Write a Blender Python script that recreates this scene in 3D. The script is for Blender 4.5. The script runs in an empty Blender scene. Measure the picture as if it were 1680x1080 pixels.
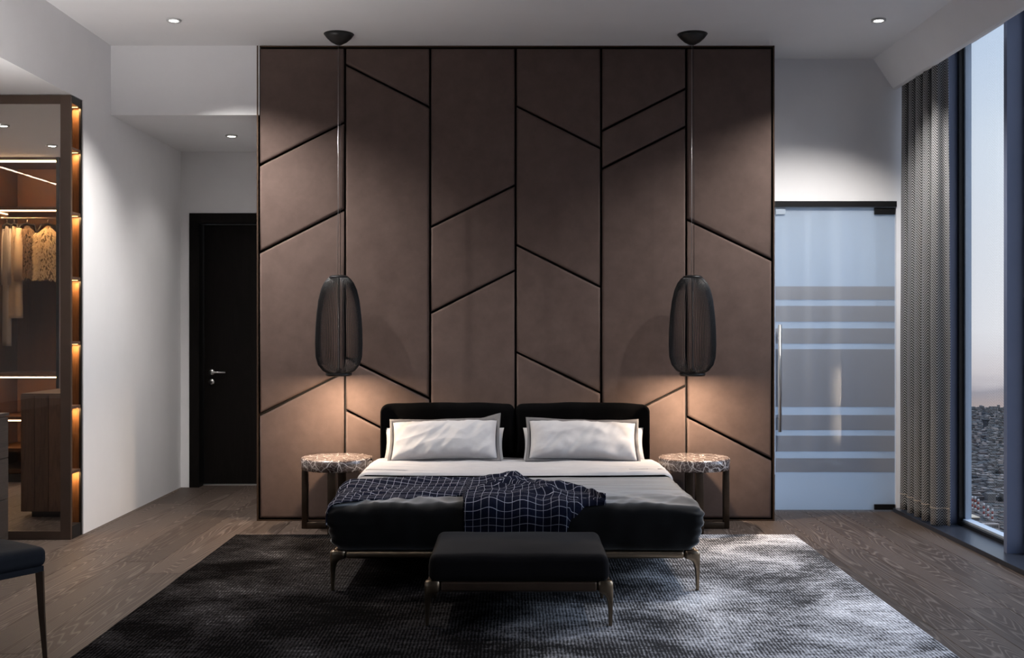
import bpy, bmesh, math, random
from mathutils import Vector, Matrix, noise
random.seed(7)
R = math.radians
scene = bpy.context.scene
C = scene.collection

# ------------------------------------------------------------------ camera
F, CX, CY, CAMZ = 1800.0, 845.0, 537.0, 1.41        # focal length in pixels, vanishing point, eye height
cam_d = bpy.data.cameras.new('camera'); cam = bpy.data.objects.new('camera', cam_d); C.objects.link(cam)
cam.location = (0, 0, CAMZ); cam.rotation_euler = (R(90), 0, 0)
cam_d.sensor_width = 36; cam_d.sensor_fit = 'HORIZONTAL'; cam_d.lens = F/1680*36
cam_d.shift_x = -(CX-840)/1680; cam_d.shift_y = (CY-540)/1680
cam_d.clip_start = 0.05; cam_d.clip_end = 20000
scene.camera = cam
def W(x, y, Y): return Vector(((x-CX)*Y/F, Y, CAMZ-(y-CY)*Y/F))

# ------------------------------------------------------------------ world, daylight, exposure
vs = scene.view_settings
vs.view_transform = 'Standard'; vs.look = 'None'; vs.gamma = 1.0; vs.use_curve_mapping = False
vs.exposure = 0.5
scene.cycles.max_bounces = 7; scene.cycles.diffuse_bounces = 4; scene.cycles.glossy_bounces = 4
scene.cycles.transparent_max_bounces = 12; scene.cycles.sample_clamp_indirect = 4.0
scene.cycles.use_denoising = True
SKY = 0.92
world = bpy.data.worlds.new('sky'); scene.world = world; world.use_nodes = True
wn, wl = world.node_tree.nodes, world.node_tree.links
bgn = wn['Background']; bgn.inputs['Strength'].default_value = SKY
tc = wn.new('ShaderNodeTexCoord'); sep = wn.new('ShaderNodeSeparateXYZ'); wl.new(tc.outputs['Generated'], sep.inputs[0])
mp = wn.new('ShaderNodeMapping'); mp.inputs['Scale'].default_value = (3, 3, 16); wl.new(tc.outputs['Generated'], mp.inputs[0])
nz = wn.new('ShaderNodeTexNoise'); nz.inputs['Scale'].default_value = 2.2; nz.inputs['Detail'].default_value = 5; wl.new(mp.outputs[0], nz.inputs['Vector'])
ma = wn.new('ShaderNodeMath'); ma.operation = 'MULTIPLY_ADD'; ma.inputs[1].default_value = 0.03; ma.inputs[2].default_value = -0.015; wl.new(nz.outputs['Fac'], ma.inputs[0])
ad = wn.new('ShaderNodeMath'); ad.operation = 'ADD'; wl.new(sep.outputs['Z'], ad.inputs[0]); wl.new(ma.outputs[0], ad.inputs[1])
mr = wn.new('ShaderNodeMapRange'); mr.inputs['From Min'].default_value = -0.2; mr.inputs['From Max'].default_value = 1.0; wl.new(ad.outputs[0], mr.inputs['Value'])
rp = wn.new('ShaderNodeValToRGB'); wl.new(mr.outputs[0], rp.inputs[0])
stops = [(-0.2, (.32, .33, .37)), (-0.066, (.40, .33, .32)), (-0.05, (.33, .31, .34)), (-0.04, (.62, .57, .58)),
         (0.0, (.74, .73, .75)), (0.15, (.66, .72, .80)), (0.28, (.46, .58, .76)), (1.0, (.36, .48, .70))]
el = rp.color_ramp.elements
while len(el) > 1: el.remove(el[-1])
for i, (z, c) in enumerate(stops):
    e = el[0] if i == 0 else el.new((z+.2)/1.2)
    e.position = (z+.2)/1.2; e.color = (*c, 1)
wl.new(rp.outputs[0], bgn.inputs['Color'])
sun_d = bpy.data.lights.new('daylight', 'SUN'); sun = bpy.data.objects.new('daylight', sun_d); C.objects.link(sun)
sun_d.energy = 3.2; sun_d.angle = R(70); sun_d.color = (.68, .80, 1.0)
sun.rotation_euler = Vector((-1.0, -.12, -.80)).to_track_quat('-Z', 'Y').to_euler()

# ------------------------------------------------------------------ materials
def mat(name, col=(.5, .5, .5), rough=.6, metal=0.0, spec=None, sheen=0.0, coat=0.0, emit=None, es=0.0):
    m = bpy.data.materials.new(name); m.use_nodes = True
    b = m.node_tree.nodes['Principled BSDF']
    b.inputs['Base Color'].default_value = (*col, 1); b.inputs['Roughness'].default_value = rough
    b.inputs['Metallic'].default_value = metal
    if spec is not None: b.inputs['Specular IOR Level'].default_value = spec
    b.inputs['Sheen Weight'].default_value = sheen; b.inputs['Coat Weight'].default_value = coat
    if emit: b.inputs['Emission Color'].default_value = (*emit, 1); b.inputs['Emission Strength'].default_value = es
    return m
def N(m, t, **kw):
    n = m.node_tree.nodes.new(t)
    for k, v in kw.items():
        if k in n.inputs: n.inputs[k].default_value = v
        else: setattr(n, k, v)
    return n
def L(m, a, b): m.node_tree.links.new(a, b)
def BS(m): return m.node_tree.nodes['Principled BSDF']
def ramp(m, src, stops, interp='LINEAR'):
    r = N(m, 'ShaderNodeValToRGB'); r.color_ramp.interpolation = interp
    el = r.color_ramp.elements
    el[0].position, el[0].color = stops[0][0], (*stops[0][1], 1)
    el[1].position, el[1].color = stops[-1][0], (*stops[-1][1], 1)
    for p, c in stops[1:-1]:
        e = el.new(p); e.color = (*c, 1)
    L(m, src, r.inputs[0]); return r
def coords(m, scale=(1, 1, 1), rand=0.0, which='Object'):
    t = N(m, 'ShaderNodeTexCoord'); mp = N(m, 'ShaderNodeMapping'); mp.inputs['Scale'].default_value = scale
    L(m, t.outputs[which], mp.inputs['Vector'])
    if rand:
        oi = N(m, 'ShaderNodeObjectInfo'); cx = N(m, 'ShaderNodeCombineXYZ'); mu = N(m, 'ShaderNodeMath', operation='MULTIPLY'); mu.inputs[1].default_value = rand
        L(m, oi.outputs['Random'], mu.inputs[0])
        for i in range(3): L(m, mu.outputs[0], cx.inputs[i])
        L(m, cx.outputs[0], mp.inputs['Location'])
    return mp.outputs[0]
def bump(m, src, strength=.3, dist=.01):
    b = N(m, 'ShaderNodeBump'); b.inputs['Strength'].default_value = strength; b.inputs['Distance'].default_value = dist
    L(m, src, b.inputs['Height']); L(m, b.outputs[0], BS(m).inputs['Normal']); return b
def mottled(name, c0, c1, scale=6, rough=.6, stretch=(1, 1, 1), bumpy=0.0, bscale=200, **kw):
    m = mat(name, c0, rough, **kw)
    v = coords(m, stretch, rand=20.0)
    n = N(m, 'ShaderNodeTexNoise', Scale=scale, Detail=6.0, Roughness=.65); L(m, v, n.inputs['Vector'])
    r = ramp(m, n.outputs['Fac'], [(.3, c0), (.7, c1)]); L(m, r.outputs[0], BS(m).inputs['Base Color'])
    if bumpy:
        n2 = N(m, 'ShaderNodeTexNoise', Scale=bscale, Detail=3.0); L(m, v, n2.inputs['Vector']); bump(m, n2.outputs['Fac'], bumpy, .004)
    return m
def wood(name, dark, light, line, freq=26.0, scale=(5.5, .55, 5.5), rough=.55, linew=.22, rand=60.0, tone=.35, spec=.3):
    """contour lines of a stretched noise read as cathedral grain; each object gets its own cut and tone"""
    m = mat(name, dark, rough)
    v = coords(m, scale, rand=rand)
    n = N(m, 'ShaderNodeTexNoise', Scale=.55, Detail=2.0, Roughness=.5); L(m, v, n.inputs['Vector'])
    mu = N(m, 'ShaderNodeMath', operation='MULTIPLY'); mu.inputs[1].default_value = freq; L(m, n.outputs['Fac'], mu.inputs[0])
    fr = N(m, 'ShaderNodeMath', operation='FRACT'); L(m, mu.outputs[0], fr.inputs[0])
    r = ramp(m, fr.outputs[0], [(0, line), (linew, dark), (.8, dark), (1, line)])
    v2 = coords(m, (scale[0]*14, scale[1]*5, scale[2]*14), rand=rand)
    n2 = N(m, 'ShaderNodeTexNoise', Scale=1.5, Detail=6.0, Roughness=.7); L(m, v2, n2.inputs['Vector'])
    r2 = ramp(m, n2.outputs['Fac'], [(.35, (0, 0, 0)), (.7, (1, 1, 1))])
    mx = N(m, 'ShaderNodeMix', data_type='RGBA'); mx.inputs['Factor'].default_value = .5
    mk = N(m, 'ShaderNodeMath', operation='MULTIPLY'); mk.inputs[1].default_value = .75; L(m, r2.outputs[0], mk.inputs[0])
    L(m, mk.outputs[0], mx.inputs['Factor']); L(m, r.outputs[0], mx.inputs['A']); mx.inputs['B'].default_value = (*light, 1)
    oi = N(m, 'ShaderNodeObjectInfo'); tr = N(m, 'ShaderNodeMapRange'); tr.inputs['To Min'].default_value = 1-tone; tr.inputs['To Max'].default_value = 1+tone
    wnz = N(m, 'ShaderNodeTexWhiteNoise', noise_dimensions='1D'); L(m, oi.outputs['Random'], wnz.inputs['W']); L(m, wnz.outputs['Value'], tr.inputs['Value'])
    hs = N(m, 'ShaderNodeHueSaturation'); L(m, tr.outputs[0], hs.inputs['Value']); L(m, mx.outputs['Result'], hs.inputs['Color'])
    L(m, hs.outputs[0], BS(m).inputs['Base Color'])
    bump(m, mx.outputs['Result'], .25, .002)
    BS(m).inputs['Specular IOR Level'].default_value = spec
    return m
def glassy(name, tint=(1, 1, 1), refl=.12, rough=0.0):
    m = bpy.data.materials.new(name); m.use_nodes = True; nt = m.node_tree; nt.nodes.clear()
    o = N(m, 'ShaderNodeOutputMaterial'); t = N(m, 'ShaderNodeBsdfTransparent'); t.inputs[0].default_value = (*tint, 1)
    g = N(m, 'ShaderNodeBsdfGlossy'); g.inputs['Roughness'].default_value = rough
    ge = N(m, 'ShaderNodeNewGeometry'); dt = N(m, 'ShaderNodeVectorMath', operation='DOT_PRODUCT')      # Schlick, alike from both sides
    L(m, ge.outputs['Incoming'], dt.inputs[0]); L(m, ge.outputs['Normal'], dt.inputs[1])
    ab = N(m, 'ShaderNodeMath', operation='ABSOLUTE'); L(m, dt.outputs['Value'], ab.inputs[0])
    om = N(m, 'ShaderNodeMath', operation='SUBTRACT'); om.inputs[0].default_value = 1; L(m, ab.outputs[0], om.inputs[1])
    pw_ = N(m, 'ShaderNodeMath', operation='POWER'); pw_.inputs[1].default_value = 5; L(m, om.outputs[0], pw_.inputs[0])
    mu = N(m, 'ShaderNodeMath', operation='MULTIPLY_ADD'); mu.inputs[1].default_value = 1-refl; mu.inputs[2].default_value = refl; L(m, pw_.outputs[0], mu.inputs[0])
    mx = N(m, 'ShaderNodeMixShader'); L(m, mu.outputs[0], mx.inputs[0])
    L(m, t.outputs[0], mx.inputs[1]); L(m, g.outputs[0], mx.inputs[2]); L(m, mx.outputs[0], o.inputs[0]); return m
def glow(name, col, s): return mat(name, (.8, .8, .8), .5, emit=col, es=s)
WARM = (1.0, .66, .34)
M = {}
M['plaster'] = mottled('white_plaster', (.78, .775, .785), (.81, .805, .815), 3, .8)
M['ceiling'] = mottled('ceiling_paint', (.80, .795, .80), (.83, .825, .83), 2, .85)
M['rear'] = mottled('rear_plaster', (.12, .11, .11), (.14, .13, .13), 3, .8)
M['floor'] = wood('grey_brown_oak', (.040, .028, .022), (.070, .051, .042), (.145, .118, .100), freq=64, scale=(6.4, .42, 6.4), rough=.5, linew=.24, tone=.25, spec=.14)
M['panel'] = mottled('taupe_nubuck', (.092, .063, .054), (.118, .083, .071), 7, .8, bumpy=.12, bscale=260, spec=.15)
M['gap'] = mat('dark_seam', (.012, .010, .009), .8)
M['bronze'] = mottled('dark_bronze', (.085, .055, .038), (.10, .066, .046), 12, .38, metal=.8)
M['table_bronze'] = mottled('blackened_bronze', (.045, .031, .021), (.06, .041, .028), 12, .36, metal=.8)
M['bronze_hi'] = mottled('satin_bronze', (.22, .165, .11), (.27, .205, .14), 14, .28, metal=1.0)
M['frame_brown'] = mottled('brown_metal', (.085, .055, .040), (.10, .066, .05), 5, .42, metal=.35)
M['black'] = mat('black_lacquer', (.010, .009, .009), .45)
M['door'] = wood('black_stained_wood', (.0042, .0034, .0030), (.0055, .0044, .004), (.007, .0055, .005), scale=(5, 5, .5), rough=.5)
BS(M['door']).inputs['Specular IOR Level'].default_value = .08
M['blackmetal'] = mat('black_metal', (.012, .012, .013), .38, metal=.4)
M['steel'] = mat('brushed_steel', (.62, .61, .60), .28, metal=1.0)
M['slate'] = mottled('slate_blue_metal', (.13, .16, .25), (.145, .175, .27), 4, .42, metal=.1)
M['sill'] = mat('black_sill', (.020, .024, .034), .30)
M['alu'] = mat('pale_aluminium', (.34, .40, .48), .4)
M['glass'] = glassy('window_glass', (.97, .985, 1.0), .04)
M['closet_glass'] = glassy('closet_glass', (.97, .97, .97), .04)
M['wardrobe_glass'] = glassy('wardrobe_glass', (.85, .80, .75), .025)
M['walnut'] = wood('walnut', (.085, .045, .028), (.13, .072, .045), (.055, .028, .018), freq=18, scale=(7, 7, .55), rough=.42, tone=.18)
M['walnut_lit'] = wood('led_lit_walnut', (.16, .075, .032), (.24, .12, .055), (.11, .05, .022), freq=14, scale=(6, 6, .5), rough=.5, tone=.1)  # walnut with the amber glow of the light strips mixed into its colours
M['darkwood'] = wood('charcoal_oak', (.040, .031, .027), (.062, .05, .044), (.025, .02, .018), freq=20, scale=(6, .6, 6), rough=.5, tone=.1)
M['velvet'] = mottled('black_velvet', (.0012, .0012, .0014), (.0024, .0023, .0026), 9, .9, sheen=.004, spec=.03)
M['benchfab'] = mottled('charcoal_velvet', (.005, .0042, .0044), (.008, .0068, .007), 8, .85, sheen=.035, spec=.05)
M['chairfab'] = mottled('navy_black_fabric', (.006, .0065, .009), (.009, .010, .013), 30, .8, spec=.15)
M['cover'] = mottled('grey_coverlet', (.0035, .0032, .0032), (.0055, .005, .005), 10, .62, bumpy=.08, bscale=320, spec=.06, sheen=.70)
BS(M['cover']).inputs['Sheen Roughness'].default_value = .36; BS(M['benchfab']).inputs['Sheen Roughness'].default_value = .4
M['sheet'] = mottled('white_sheet', (.285, .283, .298), (.315, .313, .328), 8, .75)
M['pillow'] = mottled('white_cotton', (.34, .338, .356), (.38, .378, .396), 9, .75)
M['flange'] = mottled('grey_cotton', (.085, .082, .086), (.105, .10, .106), 12, .7)
M['led'] = glow('warm_led', (1.0, .62, .26), 2.5)
M['ledhot'] = glow('warm_led_line', (1.0, .66, .34), 15.0)
M['ledbar'] = glow('light_bar', (1.0, .80, .58), 60.0)
M['lens'] = glow('downlight_lens', (1.0, .93, .86), 14.0)
M['ring'] = mat('white_trim_ring', (.50, .50, .50), .5)
M['bulb'] = glow('pendant_diffuser', (1.0, .74, .48), 10.0)
M['cream_fur'] = mottled('cream_fur', (.62, .50, .34), (.75, .64, .46), 40, .9)
M['brown_fur'] = mottled('brown_fur', (.15, .105, .075), (.30, .22, .165), 60, .9)
M['brown_hide'] = mottled('brown_hide', (.05, .035, .025), (.08, .055, .04), 40, .9)
M['cream_hide'] = mottled('cream_hide', (.22, .16, .09), (.30, .23, .14), 40, .9)
M['beige'] = mottled('beige_wool', (.50, .42, .34), (.56, .47, .39), 20, .8)
M['greycloth'] = mottled('pale_grey_cloth', (.42, .42, .46), (.47, .47, .51), 20, .8)

m = mat('rug_viscose', (.1, .1, .1), 1.0, spec=0.0)          # distressed charcoal pile, fine ribs; window light painted as silver towards one side
v = coords(m, (1, 1, 1))
n1 = N(m, 'ShaderNodeTexNoise', Scale=1.6, Detail=8.0, Roughness=.66, Distortion=.5); L(m, v, n1.inputs['Vector'])
n3 = N(m, 'ShaderNodeTexNoise', Scale=1.0, Detail=5.0, Roughness=.75); L(m, coords(m, (7, 34, 1)), n3.inputs['Vector'])
n4 = N(m, 'ShaderNodeTexNoise', Scale=1.0, Detail=3.0, Roughness=.7); L(m, coords(m, (75, 28, 1)), n4.inputs['Vector'])
wv = N(m, 'ShaderNodeTexWave', Scale=19.0, Distortion=2.2, Detail=2.0); wv.bands_direction = 'X'; L(m, v, wv.inputs['Vector'])
def madd(a, k, b):
    q = N(m, 'ShaderNodeMath', operation='MULTIPLY_ADD'); q.inputs[1].default_value = k; L(m, a, q.inputs[0])
    if b is None: q.inputs[2].default_value = 0
    else: L(m, b, q.inputs[2])
    return q.outputs[0]
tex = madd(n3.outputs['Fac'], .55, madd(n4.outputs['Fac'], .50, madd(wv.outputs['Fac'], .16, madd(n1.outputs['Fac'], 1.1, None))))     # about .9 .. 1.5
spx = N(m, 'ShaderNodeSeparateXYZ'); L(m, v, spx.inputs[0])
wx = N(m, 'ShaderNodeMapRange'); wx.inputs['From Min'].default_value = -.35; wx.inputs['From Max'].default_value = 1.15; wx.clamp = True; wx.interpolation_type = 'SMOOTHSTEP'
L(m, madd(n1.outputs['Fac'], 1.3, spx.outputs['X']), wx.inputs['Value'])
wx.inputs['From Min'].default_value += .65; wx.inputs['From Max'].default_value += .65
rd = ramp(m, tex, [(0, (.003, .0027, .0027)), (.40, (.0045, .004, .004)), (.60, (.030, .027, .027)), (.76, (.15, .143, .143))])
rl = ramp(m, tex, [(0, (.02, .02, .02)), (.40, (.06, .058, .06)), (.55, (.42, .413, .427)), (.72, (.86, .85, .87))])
for rr in (rd, rl):
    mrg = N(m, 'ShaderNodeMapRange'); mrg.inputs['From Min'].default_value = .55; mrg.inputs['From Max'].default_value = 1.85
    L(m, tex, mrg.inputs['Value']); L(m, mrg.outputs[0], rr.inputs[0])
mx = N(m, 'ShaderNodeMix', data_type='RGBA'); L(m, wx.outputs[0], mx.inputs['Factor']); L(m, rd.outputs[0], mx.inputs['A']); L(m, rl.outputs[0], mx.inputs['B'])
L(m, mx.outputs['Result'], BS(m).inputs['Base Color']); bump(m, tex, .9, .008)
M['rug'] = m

m = mat('herringbone_tweed', (.1, .1, .1), .85, sheen=.1)     # zigzag weave in cloth coordinates (metres)
uv = N(m, 'ShaderNodeUVMap'); sp = N(m, 'ShaderNodeSeparateXYZ'); L(m, uv.outputs[0], sp.inputs[0])
pp = N(m, 'ShaderNodeMath', operation='PINGPONG'); pp.inputs[1].default_value = .036; L(m, sp.outputs['X'], pp.inputs[0])
ad_ = N(m, 'ShaderNodeMath', operation='MULTIPLY_ADD'); ad_.inputs[1].default_value = 1.15; L(m, pp.outputs[0], ad_.inputs[0]); L(m, sp.outputs['Y'], ad_.inputs[2])
ml = N(m, 'ShaderNodeMath', operation='MULTIPLY'); ml.inputs[1].default_value = 52.0; L(m, ad_.outputs[0], ml.inputs[0])
fc = N(m, 'ShaderNodeMath', operation='FRACT'); L(m, ml.outputs[0], fc.inputs[0])
r = ramp(m, fc.outputs[0], [(.44, (.008, .008, .009)), (.56, (.31, .312, .325)), (.88, (.31, .312, .325)), (1.0, (.008, .008, .009))])
L(m, r.outputs[0], BS(m).inputs['Base Color']); bump(m, r.outputs[0], .3, .003)
M['tweed'] = m

m = mat('navy_windowpane_plaid', (.01, .01, .02), .95, spec=.05)
uv = N(m, 'ShaderNodeUVMap'); sp = N(m, 'ShaderNodeSeparateXYZ'); L(m, uv.outputs[0], sp.inputs[0])
lines = []
for ax, wdt in (('X', .055), ('Y', .06)):
    ml = N(m, 'ShaderNodeMath', operation='MULTIPLY'); ml.inputs[1].default_value = 1/.043; L(m, sp.outputs[ax], ml.inputs[0])
    fc = N(m, 'ShaderNodeMath', operation='FRACT'); L(m, ml.outputs[0], fc.inputs[0])
    lt = N(m, 'ShaderNodeMath', operation='LESS_THAN'); lt.inputs[1].default_value = wdt*.85; L(m, fc.outputs[0], lt.inputs[0]); lines.append(lt)
mxm = N(m, 'ShaderNodeMath', operation='MAXIMUM'); L(m, lines[0].outputs[0], mxm.inputs[0]); L(m, lines[1].outputs[0], mxm.inputs[1])
nn = N(m, 'ShaderNodeTexNoise', Scale=400.0); L(m, coords(m), nn.inputs['Vector'])
base = ramp(m, nn.outputs['Fac'], [(.35, (.003, .0034, .007)), (.7, (.010, .012, .028))])
mx = N(m, 'ShaderNodeMix', data_type='RGBA'); L(m, mxm.outputs[0], mx.inputs['Factor']); L(m, base.outputs[0], mx.inputs['A']); mx.inputs['B'].default_value = (.32, .32, .37, 1)
L(m, mx.outputs['Result'], BS(m).inputs['Base Color']); M['plaid'] = m

m = mat('veined_marble', (.1, .07, .06), .22, coat=.3)
v = coords(m, (1, 1, 1), rand=9.0)
n0 = N(m, 'ShaderNodeTexNoise', Scale=6.0, Detail=4.0); L(m, v, n0.inputs['Vector'])
mxv = N(m, 'ShaderNodeMix', data_type='VECTOR'); mxv.inputs['Factor'].default_value = .12; L(m, v, mxv.inputs['A']); L(m, n0.outputs['Color'], mxv.inputs['B'])
vo = N(m, 'ShaderNodeTexVoronoi', Scale=14.0, feature='DISTANCE_TO_EDGE'); L(m, mxv.outputs['Result'], vo.inputs['Vector'])
vo2 = N(m, 'ShaderNodeTexVoronoi', Scale=33.0, feature='DISTANCE_TO_EDGE'); L(m, mxv.outputs['Result'], vo2.inputs['Vector'])
rb = ramp(m, n0.outputs['Fac'], [(.35, (.035, .022, .019)), (.65, (.12, .088, .078))])
rv = ramp(m, vo.outputs['Distance'], [(0, (1, 1, 1)), (.045, (0, 0, 0))]); rv2 = ramp(m, vo2.outputs['Distance'], [(0, (.5, .5, .5)), (.05, (0, 0, 0))])
mm = N(m, 'ShaderNodeMath', operation='MAXIMUM'); L(m, rv.outputs[0], mm.inputs[0]); L(m, rv2.outputs[0], mm.inputs[1])
mx = N(m, 'ShaderNodeMix', data_type='RGBA'); L(m, mm.outputs[0], mx.inputs['Factor']); L(m, rb.outputs[0], mx.inputs['A']); mx.inputs['B'].default_value = (.62, .56, .53, 1)
L(m, mx.outputs['Result'], BS(m).inputs['Base Color']); M['marble'] = m

def frosted(name, col, refl, diff):
    m = bpy.data.materials.new(name); m.use_nodes = True; m.node_tree.nodes.clear()
    o = N(m, 'ShaderNodeOutputMaterial'); t = N(m, 'ShaderNodeBsdfTranslucent'); t.inputs[0].default_value = (*col, 1)
    d = N(m, 'ShaderNodeBsdfDiffuse'); d.inputs[0].default_value = (*col, 1)
    tr = N(m, 'ShaderNodeBsdfTransparent'); tr.inputs[0].default_value = (*col, 1)
    g = N(m, 'ShaderNodeBsdfGlossy'); g.inputs['Roughness'].default_value = .05
    a = N(m, 'ShaderNodeMixShader'); a.inputs[0].default_value = diff; L(m, t.outputs[0], a.inputs[1]); L(m, d.outputs[0], a.inputs[2])
    b = N(m, 'ShaderNodeMixShader'); b.inputs[0].default_value = .25; L(m, a.outputs[0], b.inputs[1]); L(m, tr.outputs[0], b.inputs[2])
    c = N(m, 'ShaderNodeMixShader'); c.inputs[0].default_value = refl; L(m, b.outputs[0], c.inputs[1]); L(m, g.outputs[0], c.inputs[2])
    L(m, c.outputs[0], o.inputs[0]); return m
M['frost'] = frosted('frosted_glass', (.76, .84, .92), .12, .35)
M['film'] = frosted('grey_film', (.60, .62, .66), .10, .5)

# ------------------------------------------------------------------ builders
def obj(name, data, material=None, parent=None, loc=None):
    o = bpy.data.objects.new(name, data); C.objects.link(o)
    if material is not None and not data.materials: data.materials.append(material)
    if parent is not None: o.parent = parent
    if loc is not None: o.location = loc
    return o
def tag(o, label, cat=None, group=None, kind=None):
    if label: o['label'] = label
    if cat: o['category'] = cat
    if group: o['group'] = group
    if kind: o['kind'] = kind
    return o
def thing(name, label, cat, loc=(0, 0, 0), rz=0.0, group=None):
    o = bpy.data.objects.new(name, None); C.objects.link(o); o.location = loc; o.rotation_euler = (0, 0, rz)
    o.empty_display_size = .1
    return tag(o, label, cat, group)
def mesh_from(name, verts, faces, smooth=False, uvs=None):
    me = bpy.data.meshes.new(name); me.from_pydata([tuple(v) for v in verts], [], faces); me.update()
    bm = bmesh.new(); bm.from_mesh(me)
    if not uvs: bmesh.ops.recalc_face_normals(bm, faces=bm.faces)
    bm.to_mesh(me); bm.free()
    if uvs:
        ul = me.uv_layers.new(name='UVMap')
        for lp in me.loops: ul.data[lp.index].uv = uvs[lp.vertex_index]
    if smooth:
        for p in me.polygons: p.use_smooth = True
    return me
def box_bm(bm, x0, x1, y0, y1, z0, z1):
    vs_ = [bm.verts.new(p) for p in ((x0, y0, z0), (x1, y0, z0), (x1, y1, z0), (x0, y1, z0), (x0, y0, z1), (x1, y0, z1), (x1, y1, z1), (x0, y1, z1))]
    return [bm.faces.new([vs_[i] for i in f]) for f in ((3, 2, 1, 0), (4, 5, 6, 7), (0, 1, 5, 4), (1, 2, 6, 5), (2, 3, 7, 6), (3, 0, 4, 7))]
def boxes(name, lst, material, parent=None, bevel=0.0, loc=None):
    bm = bmesh.new()
    for b in lst: box_bm(bm, *b)
    if bevel: bmesh.ops.bevel(bm, geom=bm.edges[:], offset=bevel, segments=2, affect='EDGES', profile=.7)
    me = bpy.data.meshes.new(name); bm.to_mesh(me); bm.free()
    return obj(name, me, material, parent, loc)
def box(name, x0, x1, y0, y1, z0, z1, material, parent=None, bevel=0.0):
    """box whose origin is its own centre"""
    cx, cy, cz = (x0+x1)/2, (y0+y1)/2, (z0+z1)/2
    px = Vector((0, 0, 0)) if parent is None else Vector((0, 0, 0))
    return boxes(name, [(x0-cx, x1-cx, y0-cy, y1-cy, z0-cz, z1-cz)], material, parent, bevel, (cx, cy, cz))
def struct(o): o['kind'] = 'structure'; return o
def rbox(name, sx, sy, sz, r, div=(4, 4, 2), k=4, fn=None):
    def axis(s, n):
        h = s/2
        co = [h-r+r*math.tan(R(45)*i/k) for i in range(1, k+1)]
        mid = [-(h-r)+2*(h-r)*i/n for i in range(n+1)]
        return [-c for c in reversed(co)] + mid + co
    A = [axis(sx, div[0]), axis(sy, div[1]), axis(sz, div[2])]; H = (sx/2, sy/2, sz/2)
    verts, index, faces = [], {}, []
    def vert(p):
        key = tuple(round(c, 6) for c in p)
        if key not in index:
            inner = [max(-(H[i]-r), min(H[i]-r, p[i])) for i in range(3)]
            d = Vector([p[i]-inner[i] for i in range(3)])
            q = Vector(inner) + (d.normalized()*r if d.length > 1e-9 else d)
            index[key] = len(verts); verts.append(q)
        return index[key]
    for ax in range(3):
        u, w = [(1, 2), (2, 0), (0, 1)][ax]
        for s in (-1, 1):
            for i in range(len(A[u])-1):
                for j in range(len(A[w])-1):
                    q = []
                    for (a, b) in ((i, j), (i+1, j), (i+1, j+1), (i, j+1)):
                        p = [0, 0, 0]; p[ax] = s*H[ax]; p[u] = A[u][a]; p[w] = A[w][b]; q.append(vert(p))
                    faces.append(q if s > 0 else q[::-1])
    if fn: verts = [Vector(fn(v)) for v in verts]
    me = mesh_from(name, verts, faces, smooth=True)
    return me
def loft(name, rings, closed=True, caps=True, smooth=True):
    n = len(rings[0]); verts = [p for r_ in rings for p in r_]; faces = []
    for i in range(len(rings)-1):
        for j in range(n if closed else n-1):
            a, b = i*n+j, i*n+(j+1) % n
            faces.append((a, b, b+n, a+n))
    if caps: faces.append(list(range(n))[::-1]); faces.append([(len(rings)-1)*n+j for j in range(n)])
    return mesh_from(name, verts, faces, smooth)
def lathe(name, prof, n=40, smooth=True, caps=True):
    return loft(name, [[(r_*math.cos(2*math.pi*j/n), r_*math.sin(2*math.pi*j/n), z) for j in range(n)] for r_, z in prof], True, caps, smooth)
def tube(name, pts, rad, n=8, smooth=True):
    pts = [Vector(p) for p in pts]; rings = []
    rads = rad if isinstance(rad, (list, tuple)) else [rad]*len(pts)
    for i, p in enumerate(pts):
        t = (pts[min(i+1, len(pts)-1)]-pts[max(i-1, 0)]).normalized()
        up = Vector((0, 1, 0)) if abs(t.y) < .9 else Vector((1, 0, 0))
        a = t.cross(up).normalized(); b = t.cross(a).normalized()
        rings.append([p + (a*math.cos(2*math.pi*j/n)+b*math.sin(2*math.pi*j/n))*rads[i] for j in range(n)])
    return loft(name, rings, smooth=smooth)
def copy_tree(o, parent=None):
    c = o.copy(); C.objects.link(c)
    if parent is not None: c.parent = parent
    for ch in list(o.children): copy_tree(ch, c)
    return c
def spot(parent, loc, energy, color, size=R(110), blend=.6, rad=.03, aim=None):
    d = bpy.data.lights.new('lamp', 'SPOT'); d.energy = energy; d.color = color; d.spot_size = size; d.spot_blend = blend; d.shadow_soft_size = rad
    o = bpy.data.objects.new('lamp', d); C.objects.link(o); o.location = loc
    if parent is not None: o.parent = parent
    if aim is not None: o.rotation_euler = Vector(aim).to_track_quat('-Z', 'Y').to_euler()
    return o

# ------------------------------------------------------------------ setting
XL, XR, XG = -2.94, 2.885, 3.15
ZC, ZL = 3.459, 2.953
YP, YR, YA, YW = 7.98, 8.38, 9.65, 9.95          # padded wall face, glass door wall, alcove back wall, wardrobe front
fl = struct(boxes('floor', [(-6.2, 3.3, -1.2, 10.8, -.2, -.012)], M['floor']))
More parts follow.
